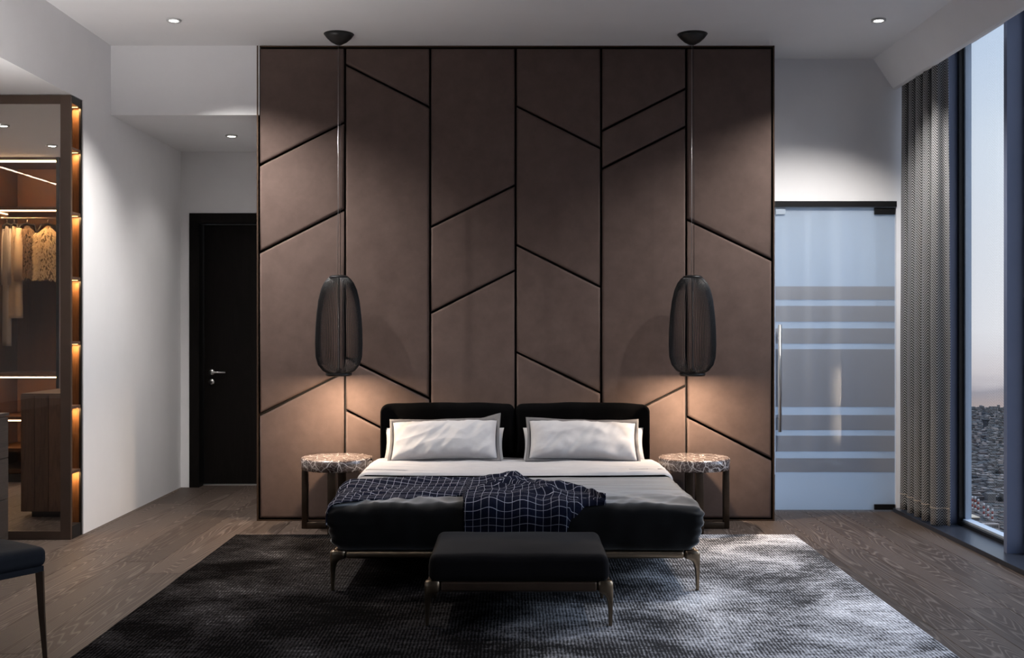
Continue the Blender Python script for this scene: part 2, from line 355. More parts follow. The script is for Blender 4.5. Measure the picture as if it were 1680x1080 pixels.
# planks (all visible floor), sharing one mesh
PW, PL = .256, 1.86
pb = bmesh.new(); box_bm(pb, -PW/2+.0008, PW/2-.0008, -PL/2+.0008, PL/2-.0008, -.012, 0)
bmesh.ops.bevel(pb, geom=[e for e in pb.edges if all(v.co.z > -.001 for v in e.verts)], offset=.0012, segments=1, affect='EDGES')
pme = bpy.data.meshes.new('plank'); pb.to_mesh(pme); pb.free(); pme.materials.append(M['floor'])
def in_floor(x, y0):
    if y0 > 8.1 and -1.7 < x < 1.7: return False
    if x < -3.1 and (y0+PL < 4.2 or x < -5.2): return False
    return True
rp_ = random.Random(3)
for ci in range(-20, 13):
    x = ci*PW + .04
    if x - PW/2 < -6.1 or x + PW/2 > 3.28: continue
    y = 2.6 - rp_.random()*PL
    while y < 10.6:
        if in_floor(x, y):
            ln = min(PL, 10.79-y)
            o = obj('plank', pme, None, fl, (x, y+ln/2, 0)); o.rotation_euler = (0, 0, math.pi*rp_.randint(0, 1)); o.scale = (1, ln/PL, 1)
        y += PL
struct(boxes('ceiling', [(XL, 3.3, -1.2, YR+.12, ZC, ZC+.2)], M['ceiling']))
struct(boxes('ceiling_closet', [(-6.2, XL, -1.2, 10.8, ZL, ZC+.2), (XL, -1.86, YP, 9.95, ZL, ZC+.2)], M['plaster']))
wl_ = struct(boxes('wall_left', [(XL-.10, XL, 7.472, YA, 0, ZL), (XL-.10, XL, -1.2, 4.4, 0, ZL)], M['plaster']))
DX0 = W(311, 0, YA).x; DZ = W(0, 350, YA).z
struct(boxes('wall_back', [(-3.04, DX0, YA, YA+.2, 0, ZL), (DX0, -1.86, YA, YA+.2, DZ, ZL), (-1.93, -1.86, YA, YA+.2, 0, DZ)], M['plaster']))
struct(boxes('wall_center', [(-1.86, 1.87, YP+.075, 9.85, 0, ZC)], M['plaster']))
struct(boxes('wall_right', [(1.87, 1.983, YR, YR+.12, 0, ZC), (2.912, 3.3, YR, YR+.12, 0, ZC), (1.983, 2.912, YR, YR+.12, 2.372, ZC)], M['plaster']))
struct(boxes('wall_rear', [(-3.04, 3.3, -1.3, -1.2, 0, ZC)], M['rear']))
struct(boxes('wall_closet', [(-6.2, XL-.1, 10.6, 10.8, 0, ZL), (-6.3, -6.2, -1.2, 10.8, 0, ZL), (-6.2, XL-.1, 4.3, 4.4, 0, ZL)], M['plaster']))
struct(boxes('wall_bathroom', [(1.87, 3.3, 10.5, 10.6, 0, 2.9), (1.87, 1.97, YR+.12, 10.5, 0, 2.9), (1.87, 3.3, YR+.12, 10.6, 2.9, 3.0)], M['plaster']))
# sloped curtain soffit along the window
sec = [(2.737, ZC), (2.885, 3.232), (2.90, 3.226), (2.915, 3.226), (2.915, ZC)]
struct(obj('trim_1', loft('trim_1', [[(x, -1.2, z) for x, z in sec], [(x, YR, z) for x, z in sec]], smooth=False), M['ceiling']))

# glazed facade
win = thing('window_1', None, None); win['kind'] = 'structure'
box('sill', XR, XG+.05, -1.2, YR, 0, .03, M['sill'], win, .003)
ym = [7.704-1.014*i for i in range(9)]
for i, y in enumerate(ym):
    box('mullion', 3.0, XG+.04, y, y+.045, .03, ZC, M['slate'], win)
edges = [YR] + ym + [-1.2]
for i in range(len(edges)-1):
    y1, y0 = edges[i], edges[i+1]+.045 if i < len(edges)-2 else edges[i+1]
    if y1-y0 < .1: continue
    fr = boxes('sash', [(3.095, XG, y0, y0+.02, .03, ZC), (3.105, XG, y1-.035, y1, .03, ZC), (3.10, XG, y0+.02, y1-.035, .03, .056), (3.10, XG, y0+.02, y1-.035, ZC-.05, ZC)], M['blackmetal'], win)
    boxes('glazing_bead', [(XG-.012, XG+.03, y1-.060, y1-.036, .07, ZC-.05), (XG-.03, XG+.03, y0+.02, y1-.06, .057, .072)], M['alu'], win)
    box('pane', XG+.004, XG+.012, y0+.02, y1-.036, .06, ZC-.05, M['glass'], win)
# bathroom window behind the frosted door
box('pane', XG+.004, XG+.012, YR+.12, 10.5, .06, 2.9, M['glass'], win)
boxes('sash', [(3.1, XG+.02, YR+.12, 10.5, 0, .06), (3.1, XG+.02, 9.4, 9.45, .06, 2.9)], M['blackmetal'], win)

# black door in the alcove
d1 = thing('door_1', None, None); d1['kind'] = 'structure'
XJ, ZJ = W(327, 0, YA).x, W(0, 366, YA).z
boxes('door_frame', [(DX0, XJ, YA-.01, YA+.2, 0, DZ), (XJ, -1.93, YA-.01, YA+.2, ZJ, DZ), (-1.99, -1.93, YA-.01, YA+.2, 0, ZJ)], M['door'], d1)
leaf = box('door_leaf', XJ+.004, -1.994, YA+.135, YA+.175, .012, ZJ-.004, M['door'], d1)
box('threshold', XJ, -1.99, YA+.12, YA+.20, 0, .010, M['steel'], d1)
hp = W(347, 611, YA+.13)
h = obj('handle', tube('handle', [(0, 0, 0), (0, -.04, 0), (.006, -.05, 0), (.02, -.052, 0), (.135, -.052, 0)], [.010, .010, .010, .010, .009], 10), M['steel'], d1, (hp.x, YA+.13, hp.z))
ros = obj('rosette', lathe('rosette', [(.001, 0), (.024, 0), (.026, .004), (.026, .009), (.001, .009)], 24), M['steel'], d1, (hp.x, YA+.126, hp.z)); ros.rotation_euler = (R(-90), 0, 0)
kz = W(0, 627, YA+.13).z
ks = obj('keyhole_plate', ros.data, None, d1, (hp.x, YA+.126, kz)); ks.rotation_euler = (R(-90), 0, 0)
box('keyhole', hp.x-.004, hp.x+.004, YA+.121, YA+.1255, kz-.010, kz+.008, M['black'], d1)

# frosted glass door on the right
d2 = thing('door_2', None, None); d2['kind'] = 'structure'
YD = YR+.015; gx0, gx1 = 1.992, 2.905
pane = box('glass_leaf', gx0, gx1, YD, YD+.010, .012, 2.325, M['frost'], d2)
box('header_rail', 1.983, 2.912, YR-.012, YR+.06, 2.329, 2.372, M['blackmetal'], d2)
for a, b in ((470, 492), (502, 528), (539, 564), (573, 668), (681, 706), (715, 741), (752, 775)):
    box('film_band', gx0+.001, gx1-.001, YD-.0025, YD-.0005, W(0, b, YD).z, W(0, a, YD).z, M['film'], d2)
box('patch_fitting', W(1434, 0, YD).x, gx1, YD-.012, YD+.022, 2.272, 2.324, M['blackmetal'], d2, .003)
box('patch_fitting', W(1434, 0, YD).x, gx1, YD-.012, YD+.022, .013, .055, M['blackmetal'], d2, .003)
box('lock_fitting', gx0, W(1288, 0, YD).x, YD-.012, YD+.022, 2.272, 2.324, M['alu'], d2, .003)
xh = W(1279.5, 0, YD-.05).x
z0, z1 = W(0, 708, YD).z, W(0, 533, YD).z
ph = obj('pull_handle', tube('pull_handle', [(0, 0, z0), (0, 0, z1)], .014, 12), M['steel'], d2, (xh, YD-.05, 0))
for zz in (z0+.1, z1-.1):
    s_ = obj('standoff', tube('standoff', [(0, 0, zz), (0, .05, zz)], .008, 8), M['steel'], ph)

# recessed downlights
ring_me = lathe('trim_ring', [(.030, .010), (.030, 0), (.046, -.004), (.048, 0), (.048, .010)], 28, caps=False); ring_me.materials.append(M['ring'])
lens_me = lathe('lens', [(.001, -.0015), (.029, -.0015), (.029, .006), (.001, .006)], 24); lens_me.materials.append(M['lens'])
def downlight(x, y, z, label, e, col=(1.0, .955, .91), size=R(116), group='recessed downlights', blend=.8, aim=None):
    t = thing('ceiling_downlight', label, 'downlight', (x, y, z-.0105), 0, group)
    obj('trim_ring', ring_me, None, t); obj('lens', lens_me, None, t, (0, 0, .002))
    spot(t, (0, 0, -.02), e, col, size, blend, .014, aim); return t
E = 250
downlight(-2.272, 7.303, ZC, 'recessed downlight in the main ceiling above the alcove bulkhead, left of the padded wall', E*1.2, blend=1.0, aim=(.20, .0, -1))
downlight(2.42, 7.303, ZC, 'recessed downlight in the main ceiling above the curtain, right of the padded wall', E*.72, aim=(-.12, .05, -1))
for x, n_ in ((-2.42, 'left'), (2.42, 'right')):
    downlight(x, 6.2, ZC, 'recessed downlight in the main ceiling above the %s side of the rug, outside the photo' % n_, E*.26, size=R(58), blend=.9, aim=(.60 if x < 0 else -.60, .70, -1))
downlight(-2.278, 8.817, ZL, 'recessed downlight in the lowered alcove ceiling before the black door', 13)
downlight(-3.904, 8.366, ZL, 'recessed downlight in the closet ceiling nearer the glass frame, at photo edge', 55)
downlight(-3.92, 9.29, ZL, 'recessed downlight in the closet ceiling nearer the wardrobe', 22)
downlight(-3.9, 6.3, ZL, 'recessed downlight in the closet ceiling outside the glass frame', 40)

# ------------------------------------------------------------------ padded feature wall
fw = thing('padded_wall', 'tall brown padded nubuck wall with slanted seams behind the bed', 'wall panel', (0, YP+.07, 0))
S = YP/F
XB = [424, 565.5, 705.5, 846, 986.5, 1126.5, 1268]
SEAMS = [[(271.5, 200), (415, 343.5), (682, 610.5)], [(104.5, 176), (586.5, 655), (672.5, 744)], [(373, 303), (514, 443)],
         [(172.5, 243.5), (401, 471.5), (577.5, 645.5)], [(215, 144), (277.5, 206.5), (703, 632.5)], [(359.5, 427.5), (683.5, 755.5)]]
def pad(poly, g=.0075, depth=.066, bev=.020):
    """poly: (x, z) corners; inset by the seam, extruded and softly rounded at the front"""
    pts = [Vector(p) for p in poly]; n = len(pts); area = sum(pts[i].x*pts[(i+1) % n].y-pts[(i+1) % n].x*pts[i].y for i in range(n))
    if area < 0: pts.reverse()
    out = []
    for i in range(n):
        p0, p1, p2 = pts[i-1], pts[i], pts[(i+1) % n]
        d1_, d2_ = (p1-p0).normalized(), (p2-p1).normalized()
        n1_, n2_ = Vector((-d1_.y, d1_.x)), Vector((-d2_.y, d2_.x))
        k = n1_+n2_; out.append(p1 + k*(g/(1+n1_.dot(n2_))))
    c = sum(out, Vector((0, 0)))/n
    bm = bmesh.new()
    f = [bm.verts.new((p.x-c.x, -depth, p.y-c.y)) for p in out]; b = [bm.verts.new((p.x-c.x, 0, p.y-c.y)) for p in out]
    bm.faces.new(f); bm.faces.new(b[::-1])
    for i in range(n): bm.faces.new((f[i], b[i], b[(i+1) % n], f[(i+1) % n]))
    bmesh.ops.recalc_face_normals(bm, faces=bm.faces)
    ed = [e for e in bm.edges if all(v.co.y < -depth+1e-6 for v in e.verts)]
    bmesh.ops.bevel(bm, geom=ed, offset=bev, segments=5, affect='EDGES', profile=.5)
    me = bpy.data.meshes.new('pad'); bm.to_mesh(me); bm.free()
    for p in me.polygons: p.use_smooth = True
    return me, c
for ci in range(6):
    xa, xb = (XB[ci]-CX)*S, (XB[ci+1]-CX)*S
    cuts = [(75, 75)] + SEAMS[ci] + [(855, 855)]
    for (la, ra), (lb, rb_) in zip(cuts[:-1], cuts[1:]):
        z = lambda y: CAMZ-(y-CY)*S
        top, bot = (ZC-.012 if la == 75 else None), (.012 if lb == 855 else None)
        poly = [(xa, top or z(la)), (xb, top or z(ra)), (xb, bot or z(rb_)), (xa, bot or z(lb))]
        me, c = pad(poly)
        obj('pad', me, M['panel'], fw, (c.x, -.004, c.y))
xa, xb = (XB[0]-CX)*S, (XB[-1]-CX)*S
boxes('backing_board', [(xa-.004, xb+.004, -.004, .004, 0, ZC)], M['gap'], fw)
for nm, b in (('edge_strip', (xa-.012, xa-.001, -.072, .004, 0, ZC)), ('edge_strip', (xb+.001, xb+.012, -.072, .004, 0, ZC)), ('edge_strip', (xa-.001, xb+.001, -.068, .004, ZC-.010, ZC)), ('edge_strip', (xa-.001, xb+.001, -.066, .004, 0, .010))):
    boxes(nm, [b], M['bronze'], fw)

# ------------------------------------------------------------------ rug
def rug_fn(v):
    return v + Vector((.004*noise.noise(Vector((v.y*3, 1, 0))), .004*noise.noise(Vector((v.x*3, 2, 0))), 0))
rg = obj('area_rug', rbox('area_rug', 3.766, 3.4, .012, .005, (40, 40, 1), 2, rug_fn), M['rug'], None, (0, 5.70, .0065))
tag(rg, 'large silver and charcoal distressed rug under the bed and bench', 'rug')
RZ = .0125

# ------------------------------------------------------------------ bed
bed = thing('bed', 'low double bed with black headboard, grey coverlet and white sheet', 'bed', (0, 5.8, RZ))
BY0, BY1 = 5.78, 7.80
ZT = .462                                            # top of the coverlet
def W2B(p): return Vector(p) - Vector((0, 5.8, RZ))
def soft_leg(sx, h, topw, rail_h, d=.06):
    """organic metal leg: straight outer side, inner side sweeping up into the rail; sx = outward side"""
    zr_ = h-rail_h
    prof = [(0, .0150, .0), (.004, .0165, .0), (zr_*.25, .0190, .0), (zr_*.5, .0225, .0), (zr_*.70, .0275, .0), (zr_*.83, .0350, .0), (zr_*.92, .0460, .0), (zr_*.975, .0620, .0), (zr_, topw*.93, .0),
            (zr_+rail_h*.12, topw, .0), (zr_+rail_h*.5, topw, .0), (zr_+rail_h*.82, topw, .001), (zr_+rail_h*.96, topw-.001, .005), (h, topw-.004, .010)]
    rings = []
    for z, xi, xo in prof:
        f = min(1, z/zr_); dd = d*(.48+.52*f**1.5); tilt = .010*(1-f)          # the foot stands slightly inward
        if z > h-.004: dd -= .008
        c, hw = (xi+xo)/2+tilt*.5, (xi-xo)/2; ring = []
        for j in range(16):
            a = 2*math.pi*j/16; ca, sa = math.cos(a), math.sin(a)
            ca = math.copysign(abs(ca)**.55, ca); sa = math.copysign(abs(sa)**.55, sa)
            ring.append((-sx*(c+hw*ca), dd/2*sa, z))
        rings.append(ring)
    return loft('leg', rings)
HW = .982
for sx in (-1, 1):
    me = soft_leg(sx, .212, .085, .042); me.materials.append(M['bronze_hi'])
    for yy in (.03, 1.98):
        o = obj('leg', me, None, bed, (sx*HW, yy, 0))
def rail_fn(v): return v
obj('rail', rbox('rail', 2*HW-.17, .062, .040, .016, (2, 1, 1), 4), M['bronze_hi'], bed, (0, .03, .191))
for sx in (-1, 1): obj('rail', rbox('rail', .045, 1.86, .040, .016, (1, 2, 1), 4), M['bronze_hi'], bed, (sx*(HW-.03), 1.0, .191))
boxes('slat_base', [(-.90, .90, .06, 1.96, .165, .205)], M['black'], bed)
def wr(v, s, seed): return noise.noise(Vector((v.x*s[0]+seed, v.y*s[1], v.z*s[2])))
def sst(a, b, x): t = max(0.0, min(1.0, (x-a)/(b-a))); return t*t*(3-2*t)
def ridged(v): return 1-2*abs(noise.noise(v))
def cover_fn(v):
    p = v.copy(); low = max(0, (.02-v.z))/.14
    p.x *= 1 - .040*low                                   # narrower towards the rail
    front = sst(-.86, -.97, v.y); side = sst(.86, .96, abs(v.x)); topf = sst(.06, .11, v.z)
    p.y += .040*low*front
    q = Vector((v.x*4.5, v.y*1.3+v.z*3, 4)); q2 = Vector((v.x*13, v.y*2, v.z*6+9)); q3 = Vector((v.y*7, v.z*5, 2))
    p.y -= front*(.011*noise.noise(q) + .006*noise.noise(q2) + .010*(.4+low)*ridged(Vector((v.x*3.1+v.z*1.5, 1, 7))))
    p.x += math.copysign(side*(.012*noise.noise(q3) + .006*noise.noise(q3*2.7)), v.x)
    rim = sst(-.45, -.95, v.y)
    wrk = .004*noise.noise(Vector((v.x*3, v.y*2.4, 1))) + rim*(.011*ridged(Vector((v.x*5+v.y*4, v.y*1.6, 3))) + .006*ridged(Vector((v.x*12-v.y*5, v.y*3, 6)))) + .003*ridged(Vector((v.x*2, v.y*11, 2)))
    p.z += topf*(wrk - .010*sst(-.80, -1.0, v.y))
    crn = front*side                                      # drawn-in corners with a hanging fold
    p.x += math.copysign(crn*.012*math.sin(v.z*60), v.x); p.z -= crn*topf*.012
    return p
cz = (.205+ZT)/2
cov = obj('coverlet', rbox('coverlet', 1.985, BY1-BY0, ZT-.205, .058, (120, 90, 10), 6, cover_fn), M['cover'], bed, W2B((0, (BY0+BY1)/2, cz+RZ)))
def sheet_fn(v):
    p = v.copy()
    if v.z > 0:
        p.z += .010*wr(v, (2.4, 2.0, 1), 1) + .009*ridged(Vector((v.x*1.7, v.y*7-v.x*1.2, 3))) + .005*wr(v, (7, 22, 1), 6)
        p.z -= .010*max(0, (v.y-.15)/.3)
    p.y += .018*wr(v, (2.2, .1, 1), 8)*max(0, min(1, (-.2-v.y)/.2))
    p.y += .05*(abs(v.x)/.98)**3*(1 if v.y < -.3 else 0)
    return p
SY0, SY1 = 6.83, 7.79
obj('sheet', rbox('sheet', 2.00, SY1-SY0, ZT-.235, .062, (80, 50, 5), 6, sheet_fn), M['sheet'], bed, W2B((0, (SY0+SY1)/2, (.235+ZT)/2+.014+RZ)))
hp_ = []
for k in range(81):
    xx = -.985+1.97*k/80; v_ = Vector((xx, -(SY1-SY0)/2, .1)); q_ = sheet_fn(Vector((xx, -(SY1-SY0)/2+.02, (ZT-.235)/2)))
    drop_ = .035*max(0, (abs(xx)-.93)/.055)**2
    hp_.append(W2B((xx, (SY0+SY1)/2+q_.y-.030, ZT+.006+RZ-drop_)))
obj('sheet_edge_shade', tube('sheet_edge_shade', hp_, .0055, 6), M['velvet'], bed)  # dark tube drawn in place of the shade line along the sheet fold
# headboard: two cushions with wings that turn forward
for sx in (-1, 1):
    def hb_fn(v, sx=sx):
        p = v.copy(); t = max(0, (v.x*sx-.37)/.11)
        p.y -= .085*min(t, 1)**2; p.x -= sx*.012*min(t, 1)**2
        p.z += .006*wr(v, (6, 1, 6), 3+sx) + (.012*(1-min(1, abs(v.x)/.48)**2) if v.z > .2 else 0)
        p.y += .006*wr(v, (7, 1, 7), 5*sx); return p
    obj('headboard_cushion', rbox('headboard_cushion', .962, .15, .66, .05, (36, 3, 20), 5, hb_fn), M['velvet'], bed, W2B((sx*.483, 7.865, .515+RZ)))
# ------------------------------------------------------------------ pillows
def pillow_mesh(w, h, t, seed, n=64):
    verts, faces = [], []
    def outline(u, v):
        return (u*w/2*(1-.035*(1-v*v)), v*h/2*(1-.05*(1-u*u)))
    for side in (1, -1):
        for i in range(n+1):
            for j in range(n+1):
                u, v = -1+2*i/n, -1+2*j/n
                x, y = outline(u, v)
                th = t/2*(max(0, 1-abs(u)**3.2)*max(0, 1-abs(v)**2.6))**.55
                wv = Vector((x*7+seed, y*7, side*3)); q = Vector((x*5+y*9+seed, y*2-x*3, 7))
                rad = Vector((x*3.5+seed, (y+h*.8)*9+abs(x)*3, side)); dg = Vector(((x-y*.8)*9+seed, (x+y)*1.6, side*2))
                th += min(1, th/.03)*(.008*noise.noise(wv) + .010*(1-2*abs(noise.noise(dg)))*(.4+.6*abs(v)) + .006*(1-2*abs(noise.noise(rad))) + .004*noise.noise(wv*2.6) + .0035*(1-2*abs(noise.noise(dg*2.3+Vector((4, 0, 0))))))
                verts.append((x, y, side*th))
    m_ = (n+1)*(n+1)
    for s in (0, 1):
        for i in range(n):
            for j in range(n):
                a = s*m_+i*(n+1)+j; f = (a, a+n+1, a+n+2, a+1); faces.append(f if s == 0 else f[::-1])
    me = mesh_from('pillow', verts, faces, True)
    bm = bmesh.new(); bm.from_mesh(me); bmesh.ops.remove_doubles(bm, verts=bm.verts, dist=1e-5); bm.to_mesh(me); bm.free()
    return me, outline
def flange_mesh(w, h, outline, fw_, seed, corner):
    n = 30; loop = []
    for i in range(n): loop.append((-1+2*i/n, -1))
    for i in range(n): loop.append((1, -1+2*i/n))
    for i in range(n): loop.append((1-2*i/n, 1))
    for i in range(n): loop.append((-1, 1-2*i/n))
    verts, faces = [], []; T = len(loop)
    for k, s in enumerate((-.012, .35, 1.0)):
        for (u, v) in loop:
            x, y = outline(u, v); dx = math.copysign(1, u) if abs(abs(u)-1) < 1e-6 else u**5; dy = math.copysign(1, v) if abs(abs(v)-1) < 1e-6 else v**5
            c_ = corner*max(0, abs(u)*abs(v)-.7)/.3*s if v > 0 and u*math.copysign(1, corner) > 0 else 0
            z = .012*s*noise.noise(Vector((u*2.3+seed, v*2.3, 4))) + .004*s
            verts.append((x+dx*fw_*s, y+dy*fw_*s+abs(c_), z+.002)); 
    for k, s in enumerate((1.0, .35, -.012)):
        for (u, v) in loop:
            i = len(verts)-T*(3+2*k - 0) if False else None
            x, y, z = verts[(2-k)*T + loop.index((u, v))]; verts.append((x, y, z-.005))
    K = 6
    for k in range(K-1):
        for j in range(T):
            a, b = k*T+j, k*T+(j+1) % T; faces.append((a, b, b+T, a+T))
    for j in range(T): faces.append(((K-1)*T+j, (K-1)*T+(j+1) % T, (j+1) % T, j))
    return mesh_from('flange', verts, faces, True)
def pillow(px0, px1, py_top, py_bot, ybot, ytop, label, seed, t=.15, flange=True, roll=0.0, corner=.0):
    b = W((px0+px1)/2, py_bot, ybot); tp = W((px0+px1)/2, py_top, ytop)
    fwid = .025 if flange else 0
    h = (tp-b).length - 2*fwid; w = (px1-px0)*((ybot+ytop)/2)/F - 2*fwid
    me, ol = pillow_mesh(w, h, t, seed); mid = (b+tp)/2
    ang = math.atan2(tp.z-b.z, tp.y-b.y)
    o = obj('pillow', me, M['pillow'], None, mid); o.rotation_euler = (ang, roll, 0)
    tag(o, label, 'pillow', 'bed pillows')
    if flange: obj('flange', flange_mesh(w, h, ol, fwid, seed, corner), M['flange'], o)
    return o
pillow(637, 822, 687, 760, 7.50, 7.72, 'front white pillow with grey flange and raised right corner, left side of the bed', 3.1, roll=R(-1.2), corner=.035)
pillow(862, 1050, 688, 760, 7.50, 7.72, 'front white pillow with grey flange, right side of the bed', 11.7, roll=R(1.4), corner=.012)
pillow(631, 827, 702, 757, 7.66, 7.765, 'plain white pillow tucked behind the flanged pillow, left side of the bed', 23.0, t=.10, flange=False)
pillow(858, 1057, 702, 757, 7.66, 7.765, 'plain white pillow tucked behind the flanged pillow, right side of the bed', 31.0, t=.10, flange=False)

# ------------------------------------------------------------------ plaid throw
def bed_surface(x, d):
    """d: distance forward from Y = 7.0 along the coverlet top, over the rounded foot edge and down"""
    r = .062; zt = ZT+RZ+.003; yf = BY0-.004
    flat = 7.0-(yf+r); arc = r*math.pi/2
    if d <= flat: y, z, nrm = 7.0-d, zt, Vector((0, 0, 1))
    elif d <= flat+arc:
        a = (d-flat)/r; y, z, nrm = yf+r-r*math.sin(a), zt-r+r*math.cos(a), Vector((0, -math.sin(a), math.cos(a)))
    else: y, z, nrm = yf+.001, zt-r-(d-flat-arc), Vector((0, -1, 0))
    xe = .93; rx = .06
    if abs(x) > xe:
        a = min((abs(x)-xe)/rx, math.pi/2); over = max(0, abs(x)-xe-rx*math.pi/2)
        z -= rx-rx*math.cos(a)+over; x = math.copysign(xe+rx*math.sin(a), x)
        nrm = (nrm + Vector((math.copysign(math.sin(a), x), 0, -(1-math.cos(a))))).normalized()
    return Vector((x, y, z)), nrm
def lerp_tab(tab, x):
    for (x0, y0), (x1, y1) in zip(tab[:-1], tab[1:]):
        if x <= x1:
            t = max(0, (x-x0)/(x1-x0)); t = t*t*(3-2*t); return y0+(y1-y0)*t
    return tab[-1][1]
BACK = [(-1.06, .62), (-.95, .50), (-.7, .40), (-.45, .38), (-.2, .30), (0.0, .34), (.12, .52), (.25, .70), (.36, .86), (.48, 1.17)]
FRONT = [(-1.06, 1.22), (-.95, 1.19), (-.8, 1.12), (-.6, 1.07), (-.40, 1.01), (-.285, .98), (-.265, 1.385), (-.1, 1.39), (.1, 1.375), (.26, 1.36), (.30, 1.27), (.38, 1.21), (.48, 1.20)]
NX, NT = 190, 90
vt, uvs_, fc_ = [], [], []
for i in range(NX+1):
    x = -1.06 + 1.54*i/NX
    db, df = lerp_tab(BACK, x), lerp_tab(FRONT, x)
    bunch = math.exp(-((x-.05)/.26)**4)
    for j in range(NT+1):
        t = j/NT; d = db+(df-db)*t
        p, nrm = bed_surface(x, d)
        edge = min(1, 8*t, 8*(1-t))
        q = Vector((x*1.6, d*9, 0)); f1 = abs(noise.noise(q+Vector((3, 0, 0))))
        ridge = .022*f1 + .006*noise.noise(Vector((x*5, d*14, 2)))
        roll = math.exp(-((t-.10-.12*math.sin(x*6))/.13)**2)*.026            # rolled back edge
        w1 = 1-abs(noise.noise(Vector((x*4.2, d*5.5, 5))))*2.2
        crease = math.exp(-((t-.58-.10*math.sin(x*4.3+.5)-.05*noise.noise(Vector((x*5, 3, 3))))/.035)**2)*.014*(1-bunch) + math.exp(-((t-.86+.06*math.sin(x*7))/.03)**2)*.008*(1-bunch)
        top = max(0, min(1, (1.13-d)/.12))
        hump = bunch*top*(.026*max(0, w1)**1.2 + .012*(1-abs(noise.noise(Vector((x*7, d*8, 8))))*2) + .016)
        hang = (1-top)*(.014 + .007*math.sin(x*34+2*noise.noise(Vector((x*3, 1, 1)))))*bunch
        h = .006 + edge*(max(0, ridge+.010*(1-bunch)-crease)+roll*(1-bunch*.4)+max(0, hump)+hang)
        vt.append(p+nrm*h + Vector((0, 0, 0)))
        sw = bunch*top
        uvs_.append((x*1.05+sw*.07*noise.noise(Vector((x*5, d*5, 3)))+.02*t, d*1.3+sw*.10*noise.noise(Vector((x*4, d*4, 9)))+h*1.4))
for i in range(NX):
    for j in range(NT):
        a = i*(NT+1)+j; fc_.append((a, a+1, a+NT+2, a+NT+1))
thr = obj('throw_blanket', mesh_from('throw_blanket', vt, fc_, True, uvs_), M['plaid'])
thr.modifiers.new('thickness', 'SOLIDIFY').thickness = .006; thr.modifiers['thickness'].offset = 0
tag(thr, 'crumpled navy blanket with white grid lines across the foot of the bed', 'blanket')

# ------------------------------------------------------------------ bench
bn = thing('bench', 'charcoal upholstered bench on slim metal legs at the foot of the bed', 'bench', (.018, 5.14, RZ))
BH = .442
for sx in (-1, 1):
    me = soft_leg(sx, .212, .075, .052, .055); me.materials.append(M['bronze_hi'])
    for yy in (0, .52): obj('leg', me, None, bn, (sx*BH, yy, 0))
obj('rail', rbox('rail', 2*BH-.15, .05, .052, .014, (2, 1, 1), 4), M['bronze'], bn, (0, 0, .186))
obj('rail', rbox('rail', 2*BH-.15, .05, .052, .014, (2, 1, 1), 4), M['bronze'], bn, (0, .52, .186))
for sx in (-1, 1): obj('rail', rbox('rail', .04, .46, .040, .014, (1, 2, 1), 4), M['bronze'], bn, (sx*(BH-.028), .26, .186))
boxes('seat_base', [(-BH+.05, BH-.05, .03, .49, .17, .207)], M['black'], bn)
def bc_fn(v):
    p = v.copy(); u, w = v.x/.42, v.y/.29
    if v.z > 0: p.z += .022*(1-u*u)*(1-w*w) + .004*wr(v, (5, 5, 1), 2)
    p.x *= 1-.012*max(0, v.z)/.06; return p
obj('seat_cushion', rbox('seat_cushion', .845, .60, .128, .035, (24, 18, 4), 5, bc_fn), M['benchfab'], bn, (0, .262, .273))

# ------------------------------------------------------------------ side tables
def side_table(x, label):
    t = thing('side_table', label, 'side table', (x, 7.69, 0), 0, 'marble side tables by the bed')
    r = .249; zt = .500
    obj('table_top', lathe('table_top', [(.001, zt), (r-.006, zt), (r, zt-.006), (r, zt-.074), (r-.006, zt-.08), (.001, zt-.08)], 64), M['marble'], t)
    for p in t.children[0].data.polygons: p.use_smooth = abs(p.normal.z) < .5
    legm = rbox('leg', .040, .055, .418, .003, (1, 1, 1), 1); legm.materials.append(M['table_bronze'])
    for a in (0, 90, 180, 270):
        l = obj('leg', legm, None, t, (.224*math.cos(R(a)), .224*math.sin(R(a)), .211)); l.rotation_euler = (0, 0, R(a))
    for a in (0, 90):
        b = obj('base_bar', rbox('base_bar', .43, .055, .046, .003, (1, 1, 1), 1), M['table_bronze'], t, (0, 0, .0235 if a == 0 else .0236)); b.rotation_euler = (0, 0, R(a))
    return t
side_table(-1.247, 'round veined marble side table left of the bed, below a pendant')
side_table(1.254, 'round veined marble side table right of the bed, below a pendant')

